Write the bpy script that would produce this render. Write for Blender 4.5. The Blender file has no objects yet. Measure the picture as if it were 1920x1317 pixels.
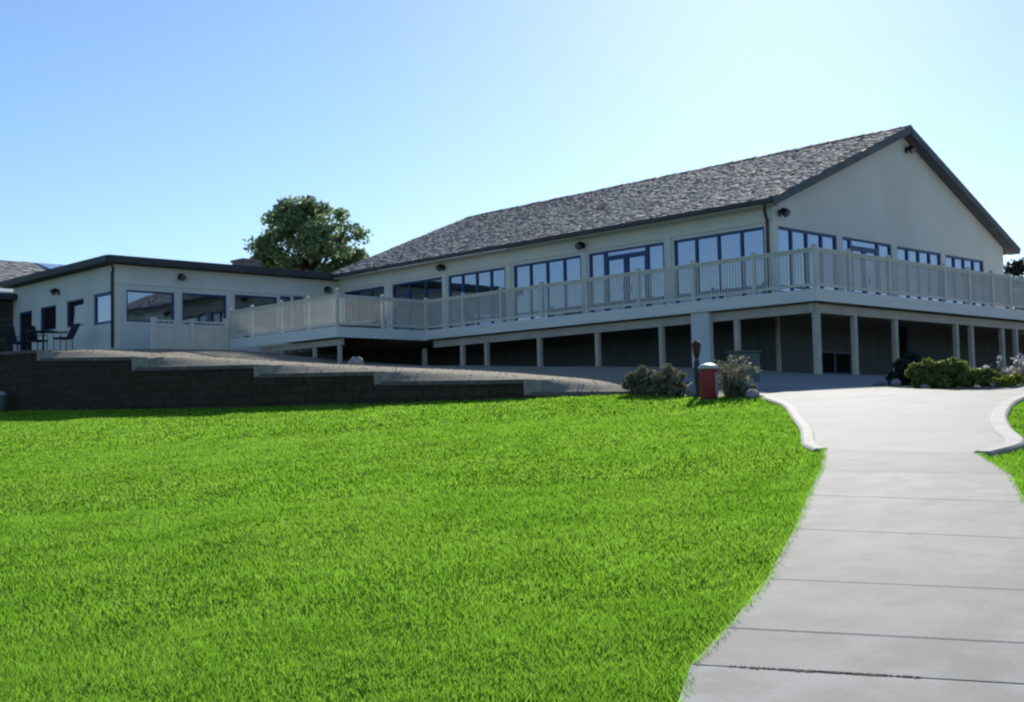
import bpy, math, random
import numpy as np
from mathutils import Vector, Matrix, noise

random.seed(7)
rng = np.random.default_rng(11)
sc = bpy.context.scene
col = sc.collection

# ------------------------------------------------------------------ camera
# World axes follow the clubhouse: X runs along the gable front, Y along the long front.
# The eye is the origin; the lawn under the camera lies at z = -1.6.
cam_d = bpy.data.cameras.new("camera")
cam = bpy.data.objects.new("camera", cam_d)
col.objects.link(cam)
cam_d.sensor_width = 36
cam_d.lens = 43.146
cam_d.clip_start = 0.1
cam_d.clip_end = 3000
RT = Matrix(((0.72686353, 0.02490484, 0.68633021),
             (-0.68645497, 0.05717833, 0.72492084),
             (-0.02118917, -0.9980533, 0.0586569)))
rx, dn, fw = RT.col[0], RT.col[1], RT.col[2]
cam.matrix_world = Matrix(((rx[0], -dn[0], -fw[0], 0), (rx[1], -dn[1], -fw[1], 0),
                           (rx[2], -dn[2], -fw[2], 0), (0, 0, 0, 1)))
sc.camera = cam

# ------------------------------------------------------------------ sky, sun, exposure
SUN_EL, SUN_AZ = math.radians(26), math.radians(56)
world = bpy.data.worlds.new("World")
sc.world = world
world.use_nodes = True
wn = world.node_tree
sky = wn.nodes.new('ShaderNodeTexSky')
sky.sky_type = 'NISHITA'
sky.sun_disc = False
sky.sun_elevation = SUN_EL
sky.sun_rotation = SUN_AZ
sky.air_density = 1.0
sky.dust_density = 0.2
sky.ozone_density = 5.0
wn.links.new(sky.outputs[0], wn.nodes['Background'].inputs[0])
wn.nodes['Background'].inputs[1].default_value = 0.093
sun_d = bpy.data.lights.new("sun", 'SUN')
sun = bpy.data.objects.new("sun", sun_d)
col.objects.link(sun)
sun_d.energy = 5.0
sun_d.angle = math.radians(0.5)
sun_d.color = (1.0, 0.95, 0.86)
tosun = Vector((math.sin(SUN_AZ) * math.cos(SUN_EL), math.cos(SUN_AZ) * math.cos(SUN_EL), math.sin(SUN_EL)))
sun.rotation_euler = tosun.to_track_quat('Z', 'Y').to_euler()
sc.view_settings.view_transform = 'Standard'
sc.view_settings.look = 'None'
sc.view_settings.exposure = 0.62
sc.view_settings.gamma = 1
sc.view_settings.use_curve_mapping = False
sc.cycles.pixel_filter_type = 'BLACKMAN_HARRIS'
sc.cycles.filter_width = 2.3

# ------------------------------------------------------------------ materials
def mat(name, c1, c2=None, scale=4.0, rough=0.8, bump=0.0, bscale=None, metallic=0.0, island=0.0,
        spec=0.3, detail=5.0, transl=0.0, stretch=(1, 1, 1), c3=None, scale3=0.4):
    m = bpy.data.materials.new(name)
    m.use_nodes = True
    nt = m.node_tree
    N, L = nt.nodes, nt.links
    p = N['Principled BSDF']
    p.inputs['Roughness'].default_value = rough
    p.inputs['Metallic'].default_value = metallic
    p.inputs['Specular IOR Level'].default_value = spec
    tc = N.new('ShaderNodeTexCoord')
    mp = N.new('ShaderNodeMapping')
    mp.inputs['Scale'].default_value = stretch
    L.new(tc.outputs['Object'], mp.inputs['Vector'])
    c2 = c2 or c1
    nz = N.new('ShaderNodeTexNoise')
    nz.inputs['Scale'].default_value = scale
    nz.inputs['Detail'].default_value = detail
    L.new(mp.outputs[0], nz.inputs['Vector'])
    cr = N.new('ShaderNodeValToRGB')
    cr.color_ramp.elements[0].position = 0.33
    cr.color_ramp.elements[1].position = 0.67
    cr.color_ramp.elements[0].color = (*c1, 1)
    cr.color_ramp.elements[1].color = (*c2, 1)
    L.new(nz.outputs['Fac'], cr.inputs[0])
    out = cr.outputs[0]
    if c3:
        n3 = N.new('ShaderNodeTexNoise')
        n3.inputs['Scale'].default_value = scale3
        n3.inputs['Detail'].default_value = 4
        L.new(mp.outputs[0], n3.inputs['Vector'])
        r3 = N.new('ShaderNodeMapRange')
        r3.inputs[1].default_value = 0.42
        r3.inputs[2].default_value = 0.62
        L.new(n3.outputs['Fac'], r3.inputs[0])
        mx = N.new('ShaderNodeMixRGB')
        L.new(r3.outputs[0], mx.inputs[0])
        L.new(out, mx.inputs[1])
        mx.inputs[2].default_value = (*c3, 1)
        out = mx.outputs[0]
    if island:
        g = N.new('ShaderNodeNewGeometry')
        mr = N.new('ShaderNodeMapRange')
        mr.inputs[3].default_value = 1 - island
        mr.inputs[4].default_value = 1 + island
        L.new(g.outputs['Random Per Island'], mr.inputs[0])
        h = N.new('ShaderNodeHueSaturation')
        L.new(mr.outputs[0], h.inputs['Value'])
        L.new(out, h.inputs['Color'])
        out = h.outputs[0]
    L.new(out, p.inputs['Base Color'])
    if bump:
        bn = N.new('ShaderNodeTexNoise')
        bn.inputs['Scale'].default_value = bscale or scale * 6
        bn.inputs['Detail'].default_value = 6
        L.new(mp.outputs[0], bn.inputs['Vector'])
        b = N.new('ShaderNodeBump')
        b.inputs['Strength'].default_value = bump
        b.inputs['Distance'].default_value = 0.02
        L.new(bn.outputs['Fac'], b.inputs['Height'])
        L.new(b.outputs[0], p.inputs['Normal'])
    if transl:
        t = N.new('ShaderNodeBsdfTranslucent')
        L.new(out, t.inputs['Color'])
        ms = N.new('ShaderNodeMixShader')
        ms.inputs[0].default_value = transl
        L.new(p.outputs[0], ms.inputs[1])
        L.new(t.outputs[0], ms.inputs[2])
        L.new(ms.outputs[0], N['Material Output'].inputs['Surface'])
    return m

def block_mat(name, c1, c2, cm, bw, bh, mortar=0.012, swap=True, rough=0.9, bias=0.0):
    """coursed blocks for walls standing along Y (swap) or X"""
    m = bpy.data.materials.new(name)
    m.use_nodes = True
    nt = m.node_tree
    N, L = nt.nodes, nt.links
    p = N['Principled BSDF']
    p.inputs['Roughness'].default_value = rough
    p.inputs['Specular IOR Level'].default_value = 0.15
    tc = N.new('ShaderNodeTexCoord')
    sx = N.new('ShaderNodeSeparateXYZ')
    L.new(tc.outputs['Object'], sx.inputs[0])
    cx = N.new('ShaderNodeCombineXYZ')
    ad = N.new('ShaderNodeMath')
    ad.operation = 'ADD'
    L.new(sx.outputs['X'], ad.inputs[0])
    L.new(sx.outputs['Y'], ad.inputs[1])
    L.new(ad.outputs[0], cx.inputs[0])
    L.new(sx.outputs['Z'], cx.inputs[1])
    br = N.new('ShaderNodeTexBrick')
    br.inputs['Scale'].default_value = 1
    br.inputs['Brick Width'].default_value = bw
    br.inputs['Row Height'].default_value = bh
    br.inputs['Mortar Size'].default_value = mortar
    br.inputs['Mortar Smooth'].default_value = 0.3
    br.inputs['Bias'].default_value = bias
    br.inputs['Color1'].default_value = (*c1, 1)
    br.inputs['Color2'].default_value = (*c2, 1)
    br.inputs['Mortar'].default_value = (*cm, 1)
    L.new(cx.outputs[0], br.inputs['Vector'])
    nz = N.new('ShaderNodeTexNoise')
    nz.inputs['Scale'].default_value = 9
    nz.inputs['Detail'].default_value = 6
    L.new(tc.outputs['Object'], nz.inputs['Vector'])
    mx = N.new('ShaderNodeMixRGB')
    mx.blend_type = 'OVERLAY'
    mx.inputs[0].default_value = 0.6
    L.new(br.outputs['Color'], mx.inputs[1])
    L.new(nz.outputs['Fac'], mx.inputs[2])
    L.new(mx.outputs[0], p.inputs['Base Color'])
    b = N.new('ShaderNodeBump')
    b.inputs['Strength'].default_value = 0.7
    b.inputs['Distance'].default_value = 0.02
    ma = N.new('ShaderNodeMath')
    ma.operation = 'SUBTRACT'
    L.new(nz.outputs['Fac'], ma.inputs[0])
    L.new(br.outputs['Fac'], ma.inputs[1])
    L.new(ma.outputs[0], b.inputs['Height'])
    L.new(b.outputs[0], p.inputs['Normal'])
    return m

def glass_mat(name, c, dark, fac):
    m = bpy.data.materials.new(name)
    m.use_nodes = True
    nt = m.node_tree
    N, L = nt.nodes, nt.links
    p = N['Principled BSDF']
    p.inputs['Base Color'].default_value = (*dark, 1)
    p.inputs['Roughness'].default_value = 0.05
    g = N.new('ShaderNodeBsdfGlossy')
    g.inputs['Color'].default_value = (*c, 1)
    g.inputs['Roughness'].default_value = 0.02
    tc = N.new('ShaderNodeTexCoord')
    nz = N.new('ShaderNodeTexNoise')
    nz.inputs['Scale'].default_value = 1.3
    L.new(tc.outputs['Object'], nz.inputs['Vector'])
    b = N.new('ShaderNodeBump')
    b.inputs['Strength'].default_value = 0.05
    b.inputs['Distance'].default_value = 0.05
    L.new(nz.outputs['Fac'], b.inputs['Height'])
    L.new(b.outputs[0], g.inputs['Normal'])
    ms = N.new('ShaderNodeMixShader')
    ms.inputs[0].default_value = fac
    L.new(p.outputs[0], ms.inputs[1])
    L.new(g.outputs[0], ms.inputs[2])
    L.new(ms.outputs[0], N['Material Output'].inputs['Surface'])
    return m

M = {}
M['lawn'] = mat('lawn_turf', (0.028, 0.07, 0.006), (0.05, 0.115, 0.009), scale=7, bump=1.0, bscale=60, rough=1.0,
                spec=0.0, c3=(0.05, 0.11, 0.01), scale3=0.7)
M['blade'] = mat('grass_blade', (0.155, 0.365, 0.022), (0.265, 0.52, 0.045), scale=2.6, rough=0.6, island=0.3, spec=0.12,
                 transl=0.58, c3=(0.25, 0.48, 0.045), scale3=0.6)
M['gravel'] = mat('gravel_ground', (0.20, 0.17, 0.125), (0.38, 0.335, 0.26), scale=9, bump=1.0, bscale=30, rough=0.95,
                  spec=0.1, c3=(0.27, 0.235, 0.18), scale3=0.8)
M['stone'] = mat('gravel_stone', (0.24, 0.205, 0.155), (0.42, 0.375, 0.30), scale=3, rough=0.9, island=0.4, spec=0.1)
M['boulder'] = mat('boulder_rock', (0.20, 0.19, 0.195), (0.36, 0.34, 0.345), scale=6, bump=0.8, rough=0.9)
M['path'] = mat('path_concrete', (0.195, 0.20, 0.194), (0.275, 0.28, 0.272), scale=1.3, bump=0.25, bscale=90, rough=0.85,
                island=0.085, spec=0.25, detail=9, c3=(0.195, 0.193, 0.183), scale3=3.1)
M['joint'] = mat('joint_dirt', (0.07, 0.065, 0.052), (0.13, 0.12, 0.10), scale=12, rough=1)
M['apron'] = mat('apron_concrete', (0.205, 0.209, 0.205), (0.255, 0.26, 0.253), scale=1.4, bump=0.2, bscale=80, rough=0.85,
                 spec=0.25, detail=9)
M['kerb'] = mat('kerb_concrete', (0.25, 0.25, 0.24), (0.33, 0.33, 0.32), scale=3, bump=0.2, bscale=60, rough=0.85)
M['blockwall'] = block_mat('retaining_block', (0.046, 0.035, 0.024), (0.058, 0.045, 0.032), (0.028, 0.022, 0.016), 0.42, 0.2, 0.01)
M['sunlit_end'] = mat('end_block_sunlit_tone', (0.26, 0.24, 0.20), (0.36, 0.335, 0.29), scale=7, bump=0.6, rough=0.9)  # pale tone paints sunlight onto the ends of the wall steps
M['cap'] = mat('cap_block', (0.10, 0.093, 0.08), (0.16, 0.148, 0.13), scale=5, bump=0.6, rough=0.9)
M['wall'] = mat('painted_siding', (0.68, 0.68, 0.63), (0.73, 0.73, 0.68), scale=0.7, bump=0.15, bscale=50, rough=0.75, spec=0.2,
                stretch=(1, 1, 0.35), c3=(0.655, 0.65, 0.60), scale3=0.6)
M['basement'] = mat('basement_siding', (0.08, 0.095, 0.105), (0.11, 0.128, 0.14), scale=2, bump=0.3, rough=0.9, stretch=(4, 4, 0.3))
M['trim'] = mat('painted_trim', (0.70, 0.675, 0.60), (0.74, 0.715, 0.64), scale=2, rough=0.65, spec=0.3)
M['rail'] = mat('railing_paint', (0.56, 0.55, 0.495), (0.63, 0.615, 0.555), scale=2.5, rough=0.6, spec=0.3, bump=0.1)
M['rim'] = mat('rim_board_paint', (0.63, 0.65, 0.64), (0.70, 0.72, 0.70), scale=1.5, rough=0.7, bump=0.2, stretch=(0.4, 0.4, 4))
M['beam'] = mat('beam_timber', (0.40, 0.37, 0.32), (0.50, 0.46, 0.40), scale=2, rough=0.8, bump=0.4, stretch=(1, 1, 1))
M['pillar'] = mat('pillar_paint', (0.50, 0.55, 0.58), (0.56, 0.61, 0.64), scale=1.5, rough=0.7)
M['floor'] = mat('deck_boards', (0.25, 0.24, 0.22), (0.33, 0.31, 0.28), scale=4, rough=0.8, stretch=(0.3, 5, 1))
M['shake'] = mat('cedar_shake', (0.21, 0.21, 0.22), (0.33, 0.325, 0.33), scale=3.5, rough=0.9, island=0.32, spec=0.15, bump=0.5,
                 bscale=30, c3=(0.25, 0.24, 0.245), scale3=0.8)
M['shakedark'] = mat('shake_underlay', (0.07, 0.068, 0.07), (0.10, 0.097, 0.10), scale=3, rough=0.95)
M['gutter'] = mat('dark_gutter', (0.05, 0.052, 0.055), (0.075, 0.076, 0.08), scale=3, rough=0.6)
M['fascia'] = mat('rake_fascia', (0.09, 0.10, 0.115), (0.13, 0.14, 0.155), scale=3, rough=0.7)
M['downpipe'] = mat('bronze_downspout', (0.06, 0.05, 0.04), (0.085, 0.07, 0.055), scale=4, rough=0.5)
M['frame'] = mat('blue_window_frame', (0.02, 0.055, 0.16), (0.028, 0.07, 0.20), scale=3, rough=0.45, spec=0.4)
M['glass'] = glass_mat('reflective_glass', (0.64, 0.72, 0.90), (0.012, 0.015, 0.02), 0.5)
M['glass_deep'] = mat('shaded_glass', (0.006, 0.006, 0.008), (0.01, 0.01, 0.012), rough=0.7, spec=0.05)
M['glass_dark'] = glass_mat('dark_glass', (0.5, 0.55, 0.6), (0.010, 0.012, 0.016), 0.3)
M['black'] = mat('black_metal', (0.012, 0.012, 0.014), (0.02, 0.02, 0.022), scale=5, rough=0.45)
M['lens'] = mat('lamp_lens', (0.16, 0.16, 0.17), rough=0.2)
M['chimney'] = block_mat('chimney_brick', (0.30, 0.23, 0.21), (0.22, 0.18, 0.17), (0.25, 0.24, 0.23), 0.2, 0.08, 0.008)
M['fieldstone'] = block_mat('fieldstone_veneer', (0.085, 0.078, 0.066), (0.04, 0.038, 0.034), (0.05, 0.047, 0.042), 0.45, 0.22, 0.02)
M['stonebase'] = block_mat('stone_veneer', (0.20, 0.165, 0.13), (0.12, 0.105, 0.09), (0.09, 0.08, 0.07), 0.34, 0.17, 0.015)
M['white'] = mat('white_plastic', (0.42, 0.44, 0.42), (0.50, 0.52, 0.49), scale=4, rough=0.4)
M['red'] = mat('red_bin_paint', (0.22, 0.020, 0.02), (0.28, 0.028, 0.027), scale=5, rough=0.45)
M['pink'] = mat('faded_pink_panel', (0.40, 0.26, 0.27), (0.46, 0.31, 0.32), scale=5, rough=0.6)
M['greygreen'] = mat('grey_green_plastic', (0.12, 0.15, 0.13), (0.16, 0.19, 0.17), scale=4, rough=0.5)
M['lampgreen'] = mat('lamp_post_green', (0.012, 0.028, 0.026), (0.018, 0.036, 0.033), scale=5, rough=0.45)
M['lampbrown'] = mat('lamp_head_brown', (0.06, 0.022, 0.022), (0.085, 0.03, 0.03), scale=6, rough=0.5)
M['navy'] = mat('dark_cushion', (0.010, 0.013, 0.024), (0.016, 0.02, 0.034), scale=6, rough=0.8)
M['utility'] = mat('utility_green', (0.07, 0.10, 0.095), (0.09, 0.125, 0.115), scale=3, rough=0.6)
M['skylight'] = glass_mat('skylight_glass', (0.8, 0.88, 0.95), (0.25, 0.32, 0.36), 0.4)
M['bark'] = mat('tree_bark', (0.07, 0.055, 0.042), (0.12, 0.095, 0.07), scale=6, bump=1, rough=0.95, stretch=(1, 1, 0.3))
M['leaf'] = mat('tree_leaf', (0.125, 0.20, 0.10), (0.23, 0.32, 0.15), scale=0.8, rough=0.6, island=0.4, transl=0.45)
M['leaf_far'] = mat('far_leaf', (0.03, 0.045, 0.022), (0.05, 0.07, 0.03), scale=0.8, rough=0.6, island=0.3, transl=0.25)
M['sage'] = mat('sage_leaf', (0.15, 0.155, 0.095), (0.25, 0.255, 0.165), scale=3, rough=0.7, island=0.35, transl=0.25)
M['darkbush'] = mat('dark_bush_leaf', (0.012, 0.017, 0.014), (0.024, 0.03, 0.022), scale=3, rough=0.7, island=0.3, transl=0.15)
M['limebush'] = mat('lime_bush_leaf', (0.13, 0.17, 0.04), (0.20, 0.245, 0.06), scale=3, rough=0.6, island=0.35, transl=0.35)
M['weed'] = mat('flower_stem_leaf', (0.06, 0.09, 0.025), (0.10, 0.13, 0.035), scale=4, rough=0.6, island=0.3, transl=0.3)
M['petal'] = mat('white_petal', (0.40, 0.38, 0.42), (0.50, 0.48, 0.52), scale=4, rough=0.6, transl=0.3)
M['yellow'] = mat('yellow_green_leaf', (0.22, 0.26, 0.035), (0.32, 0.34, 0.05), scale=4, rough=0.6, island=0.3, transl=0.35)
M['pot'] = mat('plant_pot', (0.22, 0.20, 0.17), (0.28, 0.26, 0.22), scale=4, rough=0.8)

# ------------------------------------------------------------------ mesh builder
class MB:
    def __init__(s):
        s.v, s.f, s.m = [], [], []

    def add(s, vs, fs, mi=0):
        o = len(s.v)
        s.v += [tuple(p) for p in vs]
        for f in fs:
            s.f.append(tuple(o + i for i in f))
            s.m.append(mi)
        return s

    def box(s, x0, x1, y0, y1, z0, z1, mi=0):
        vs = [(x0, y0, z0), (x1, y0, z0), (x1, y1, z0), (x0, y1, z0), (x0, y0, z1), (x1, y0, z1), (x1, y1, z1), (x0, y1, z1)]
        return s.add(vs, [(0, 3, 2, 1), (4, 5, 6, 7), (0, 1, 5, 4), (1, 2, 6, 5), (2, 3, 7, 6), (3, 0, 4, 7)], mi)

    def bar(s, p, q, w, h, up=(0, 0, 1), mi=0):
        p, q = Vector(p), Vector(q)
        d = (q - p).normalized()
        u = Vector(up)
        if abs(d.dot(u)) > 0.98:
            u = Vector((1, 0, 0))
        a = d.cross(u).normalized() * w / 2
        b = a.cross(d).normalized() * h / 2
        vs = [p - a - b, p + a - b, p + a + b, p - a + b, q - a - b, q + a - b, q + a + b, q - a + b]
        return s.add(vs, [(0, 1, 2, 3), (7, 6, 5, 4), (0, 4, 5, 1), (1, 5, 6, 2), (2, 6, 7, 3), (3, 7, 4, 0)], mi)

    def tube(s, pts, rad, n=8, mi=0, cap=True):
        pts = [Vector(p) for p in pts]
        rad = rad if isinstance(rad, (list, tuple)) else [rad] * len(pts)
        o = len(s.v)
        for i, p in enumerate(pts):
            d = (pts[min(i + 1, len(pts) - 1)] - pts[max(i - 1, 0)]).normalized()
            u = Vector((0, 0, 1)) if abs(d.z) < 0.95 else Vector((1, 0, 0))
            a = d.cross(u).normalized()
            b = a.cross(d)
            for k in range(n):
                t = 2 * math.pi * k / n
                s.v.append(tuple(p + (a * math.cos(t) + b * math.sin(t)) * rad[i]))
        for i in range(len(pts) - 1):
            for k in range(n):
                s.f.append((o + i * n + k, o + i * n + (k + 1) % n, o + (i + 1) * n + (k + 1) % n, o + (i + 1) * n + k))
                s.m.append(mi)
        if cap:
            s.f.append(tuple(o + k for k in reversed(range(n))))
            s.f.append(tuple(o + (len(pts) - 1) * n + k for k in range(n)))
            s.m += [mi, mi]
        return s

    def lathe(s, prof, c=(0, 0, 0), n=20, mi=0):
        o = len(s.v)
        for r, z in prof:
            for k in range(n):
                t = 2 * math.pi * k / n
                s.v.append((c[0] + r * math.cos(t), c[1] + r * math.sin(t), c[2] + z))
        for i in range(len(prof) - 1):
            for k in range(n):
                s.f.append((o + i * n + k, o + i * n + (k + 1) % n, o + (i + 1) * n + (k + 1) % n, o + (i + 1) * n + k))
                s.m.append(mi)
        s.f.append(tuple(o + k for k in reversed(range(n))))
        s.f.append(tuple(o + (len(prof) - 1) * n + k for k in range(n)))
        s.m += [mi, mi]
        return s

    def build(s, name, m, parent=None, smooth=False):
        me = bpy.data.meshes.new(name)
        me.from_pydata(s.v, [], s.f)
        for x in (m if isinstance(m, (list, tuple)) else [m]):
            me.materials.append(x)
        me.polygons.foreach_set('material_index', s.m)
        if smooth:
            me.polygons.foreach_set('use_smooth', [True] * len(s.f))
        me.update()
        o = bpy.data.objects.new(name, me)
        col.objects.link(o)
        if parent:
            o.parent = parent
        return o

def np_mesh(name, V, F, m, parent=None):
    me = bpy.data.meshes.new(name)
    n, k = F.shape
    me.vertices.add(len(V))
    me.vertices.foreach_set('co', V.astype(np.float32).ravel())
    me.loops.add(n * k)
    me.loops.foreach_set('vertex_index', F.astype(np.int32).ravel())
    me.polygons.add(n)
    me.polygons.foreach_set('loop_start', np.arange(0, n * k, k, dtype=np.int32))
    me.update(calc_edges=True)
    me.materials.append(m)
    o = bpy.data.objects.new(name, me)
    col.objects.link(o)
    if parent:
        o.parent = parent
    return o

def bevel(o, w=0.01, seg=2):
    md = o.modifiers.new('bevel', 'BEVEL')
    md.width = w
    md.segments = seg
    md.limit_method = 'ANGLE'
    return o

def tag(o, label, cat, group=None, kind=None):
    o['label'] = label
    o['category'] = cat
    if group:
        o['group'] = group
    if kind:
        o['kind'] = kind
    return o

def empty(name, label, cat, group=None):
    o = bpy.data.objects.new(name, None)
    o.empty_display_size = 0.3
    col.objects.link(o)
    return tag(o, label, cat, group)

def struct(o):
    o['kind'] = 'structure'
    return o

def place(root, loc):
    """root sits at loc while its parts were built in world space: shift the parts back"""
    loc = Vector(loc)
    root.location = loc
    for c in root.children:
        c.location = c.location - loc

# ------------------------------------------------------------------ ground heights
CA, SA = math.cos(math.radians(43.434)), math.sin(math.radians(43.434))
GX, GY = 0.0403, 0.0808

def softclip(t, lo, hi):
    w = 6.0
    t = hi - w * np.log1p(np.exp((hi - t) / w))
    t = lo + w * np.log1p(np.exp((t - lo) / w))
    return t

def plane(X, Y):
    X, Y = np.asarray(X, float), np.asarray(Y, float)
    u, v = X * CA - Y * SA, X * SA + Y * CA
    v = np.where(v > 38, 38 + 14 * np.tanh((v - 38) / 14), v)
    v = np.where(v < -8, -8 + 14 * np.tanh((v + 8) / 14), v)
    u = np.where(u > 22, 22 + 14 * np.tanh((u - 22) / 14), u)
    u = np.where(u < -20, -20 + 14 * np.tanh((u + 20) / 14), u)
    return -1.6 + GX * u + GY * v

# plan line that parts the lawn (below it) from the terrace and beds (above it)
XB = [(-400, 60), (-20, 24.5), (0, 22.6), (5, 20.6), (8.2, 18.75), (9.2, 19.45), (11.1, 20.3), (12.4, 20.5), (13.2, 19.2),
      (13.9, 18.4), (15.0, 18.55), (16.7, 19.1), (18.81, 18.17), (22.138, 16.72), (25.2, 15.5), (29.6, 14.6), (33.9, 13.9),
      (37.0, 13.4), (50, 11.5), (400, -40)]
XBY, XBX = np.array([p[0] for p in XB], float), np.array([p[1] for p in XB], float)

def xb(Y):
    return np.interp(Y, XBY, XBX)

# retaining wall: five level-changing sections, far end first (y0, z0, y1, z1)
WALL = [(46.0, 2.62, 33.9, 2.32), (33.9, 2.09, 29.6, 1.91), (29.6, 1.63, 25.2, 1.51), (25.2, 1.285, 22.138, 1.225),
        (22.138, 0.995, 18.81, 0.925), (18.81, 0.655, 16.7, 0.60)]

def walltop(Y):
    Y = np.asarray(Y, float)
    z = plane(xb(Y), Y)
    for y0, z0, y1, z1 in WALL:
        k = (Y <= y0) & (Y >= y1)
        z = np.where(k, z1 + (z0 - z1) * (Y - y1) / (y0 - y1) - 0.05, z)
    z = np.where(Y > 46, 2.6, z)
    return z

def banktop(Y):
    Y = np.asarray(Y, float)
    z = walltop(Y)
    for k, (y0, z0, y1, z1) in enumerate(WALL):
        if k == 0:
            continue
        za = WALL[k - 1][3] - 0.02
        m = (Y <= y0) & (Y >= y1)
        t = np.clip((y0 - Y) / (y0 - y1), 0, 1)
        z = np.where(m, za + (z1 - 0.03 - za) * t, z)
    return z

CP = [(26.3, 17.0, 1.02), (26.6, 19.47, 1.33), (26.6, 22.05, 1.5), (26.6, 24.48, 1.62), (26.6, 26.9, 1.73), (26.6, 29.3, 1.88),
      (26.6, 32.7, 2.03), (23.2, 32.3, 2.0), (22.88, 33.72, 2.3), (22.88, 36.5, 2.6), (22.88, 38.94, 2.84), (19.9, 38.94, 2.8),
      (19.86, 41.7, 2.95), (19.86, 46, 3.0), (19.86, 51, 3.02), (17, 44, 2.95), (15.5, 48, 2.95), (24, 44, 2.95), (12, 55, 2.9),
      (29, 17, 1.05), (31, 17, 1.1), (34, 17, 1.15), (38, 17, 1.2), (44, 17, 1.2), (29.6, 20.3, 1.2), (30, 30, 1.8), (40, 30, 1.6),
      (23.5, 13.2, 0.62), (27, 12, 0.55), (33, 12, 0.6), (30, 8, 0.5), (40, 5, 0.5), (24, 4, 0.35), (28, -10, 0.2), (24, 17, 0.92),
      (22, 15.5, 0.72), (45, 45, 2.0), (30, 60, 2.6), (60, 30, 1.6), (60, 60, 2.4), (0, 80, 2.8), (60, -10, 0.4),
      (21.5, 20, 1.05), (23, 24, 1.42), (21, 28, 1.66), (19.5, 33, 2.12), (18.5, 37, 2.5)]
for yy in np.arange(17.5, 46, 2.0):
    CP.append((float(xb(yy)) + 1.3, float(yy), float(banktop(yy)) + 0.1))
CPa = np.array(CP)
_d = np.hypot(CPa[:, None, 0] - CPa[None, :, 0], CPa[:, None, 1] - CPa[None, :, 1])
_n = len(CPa)
_A = np.zeros((_n + 3, _n + 3))
_A[:_n, :_n] = _d - np.eye(_n) * 0.15
_A[:_n, _n] = 1
_A[:_n, _n + 1:] = CPa[:, :2]
_A[_n:, :_n] = _A[:_n, _n:].T
_W = np.linalg.solve(_A, np.concatenate([CPa[:, 2], np.zeros(3)]))

def terrace(X, Y):
    X, Y = np.asarray(X, float), np.asarray(Y, float)
    r = np.hypot(X[..., None] - CPa[:, 0], Y[..., None] - CPa[:, 1])
    z = r @ _W[:_n] + _W[_n] + X * _W[_n + 1] + Y * _W[_n + 2]
    z = np.clip(z, -2.5, 3.02)
    far = np.clip((np.hypot(X - 25, Y - 25) - 50) / 40, 0, 1)
    z = z * (1 - far) + far * np.clip(plane(X, Y), -3, 2.4)
    d = X - xb(Y)
    s = np.clip((d - 0.15) / 1.6, 0, 1)
    s = s * s * (3 - 2 * s)
    e = np.clip((d - 0.12) / 0.7, 0, 1)
    return (walltop(Y) * (1 - e) + banktop(Y) * e) * (1 - s) + z * s

def zg(X, Y):
    X, Y = np.asarray(X, float), np.asarray(Y, float)
    return np.where(X < xb(Y), plane(X, Y), terrace(X, Y))

def G(x, y):
    return float(zg(x, y))

def sheet(name, Ys, Ss, hf, sign, m):
    Yg, Sg = np.meshgrid(Ys, Ss, indexing='ij')
    Xg = xb(Yg) + sign * Sg
    Zg = hf(Xg, Yg)
    V = np.stack([Xg, Yg, Zg], -1).reshape(-1, 3)
    a, b = len(Ys), len(Ss)
    idx = np.arange(a * b).reshape(a, b)
    q = [idx[:-1, :-1], idx[:-1, 1:], idx[1:, 1:], idx[1:, :-1]]
    if sign < 0:
        q = q[::-1]
    F = np.stack(q, -1).reshape(-1, 4)
    o = np_mesh(name, V, F, m)
    o.data.polygons.foreach_set('use_smooth', [True] * len(F))
    return o

Ys = np.unique(np.concatenate([np.linspace(-900, -60, 15), np.linspace(-60, -10, 20), np.arange(-10, 60, 0.3), XBY[1:-1],
                               XBY[(XBY > 16) & (XBY < 47)] + 0.02, np.linspace(60, 120, 20), np.linspace(120, 1500, 14)]))
S1 = np.concatenate([[-0.2, 0], np.arange(0.4, 36, 0.5), np.linspace(37, 90, 20), np.linspace(100, 1500, 14)])
struct(sheet('lawn', Ys, S1, lambda X, Y: plane(X, Y), -1, M['lawn']))
S2 = np.concatenate([[0.0, 0.12, 0.25, 0.4, 0.55, 0.7, 0.85, 1.0], np.arange(1.2, 30, 0.4), np.linspace(31, 90, 20), np.linspace(100, 1500, 14)])
struct(sheet('gravel_terrace', Ys, S2, terrace, 1, M['gravel']))

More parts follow.
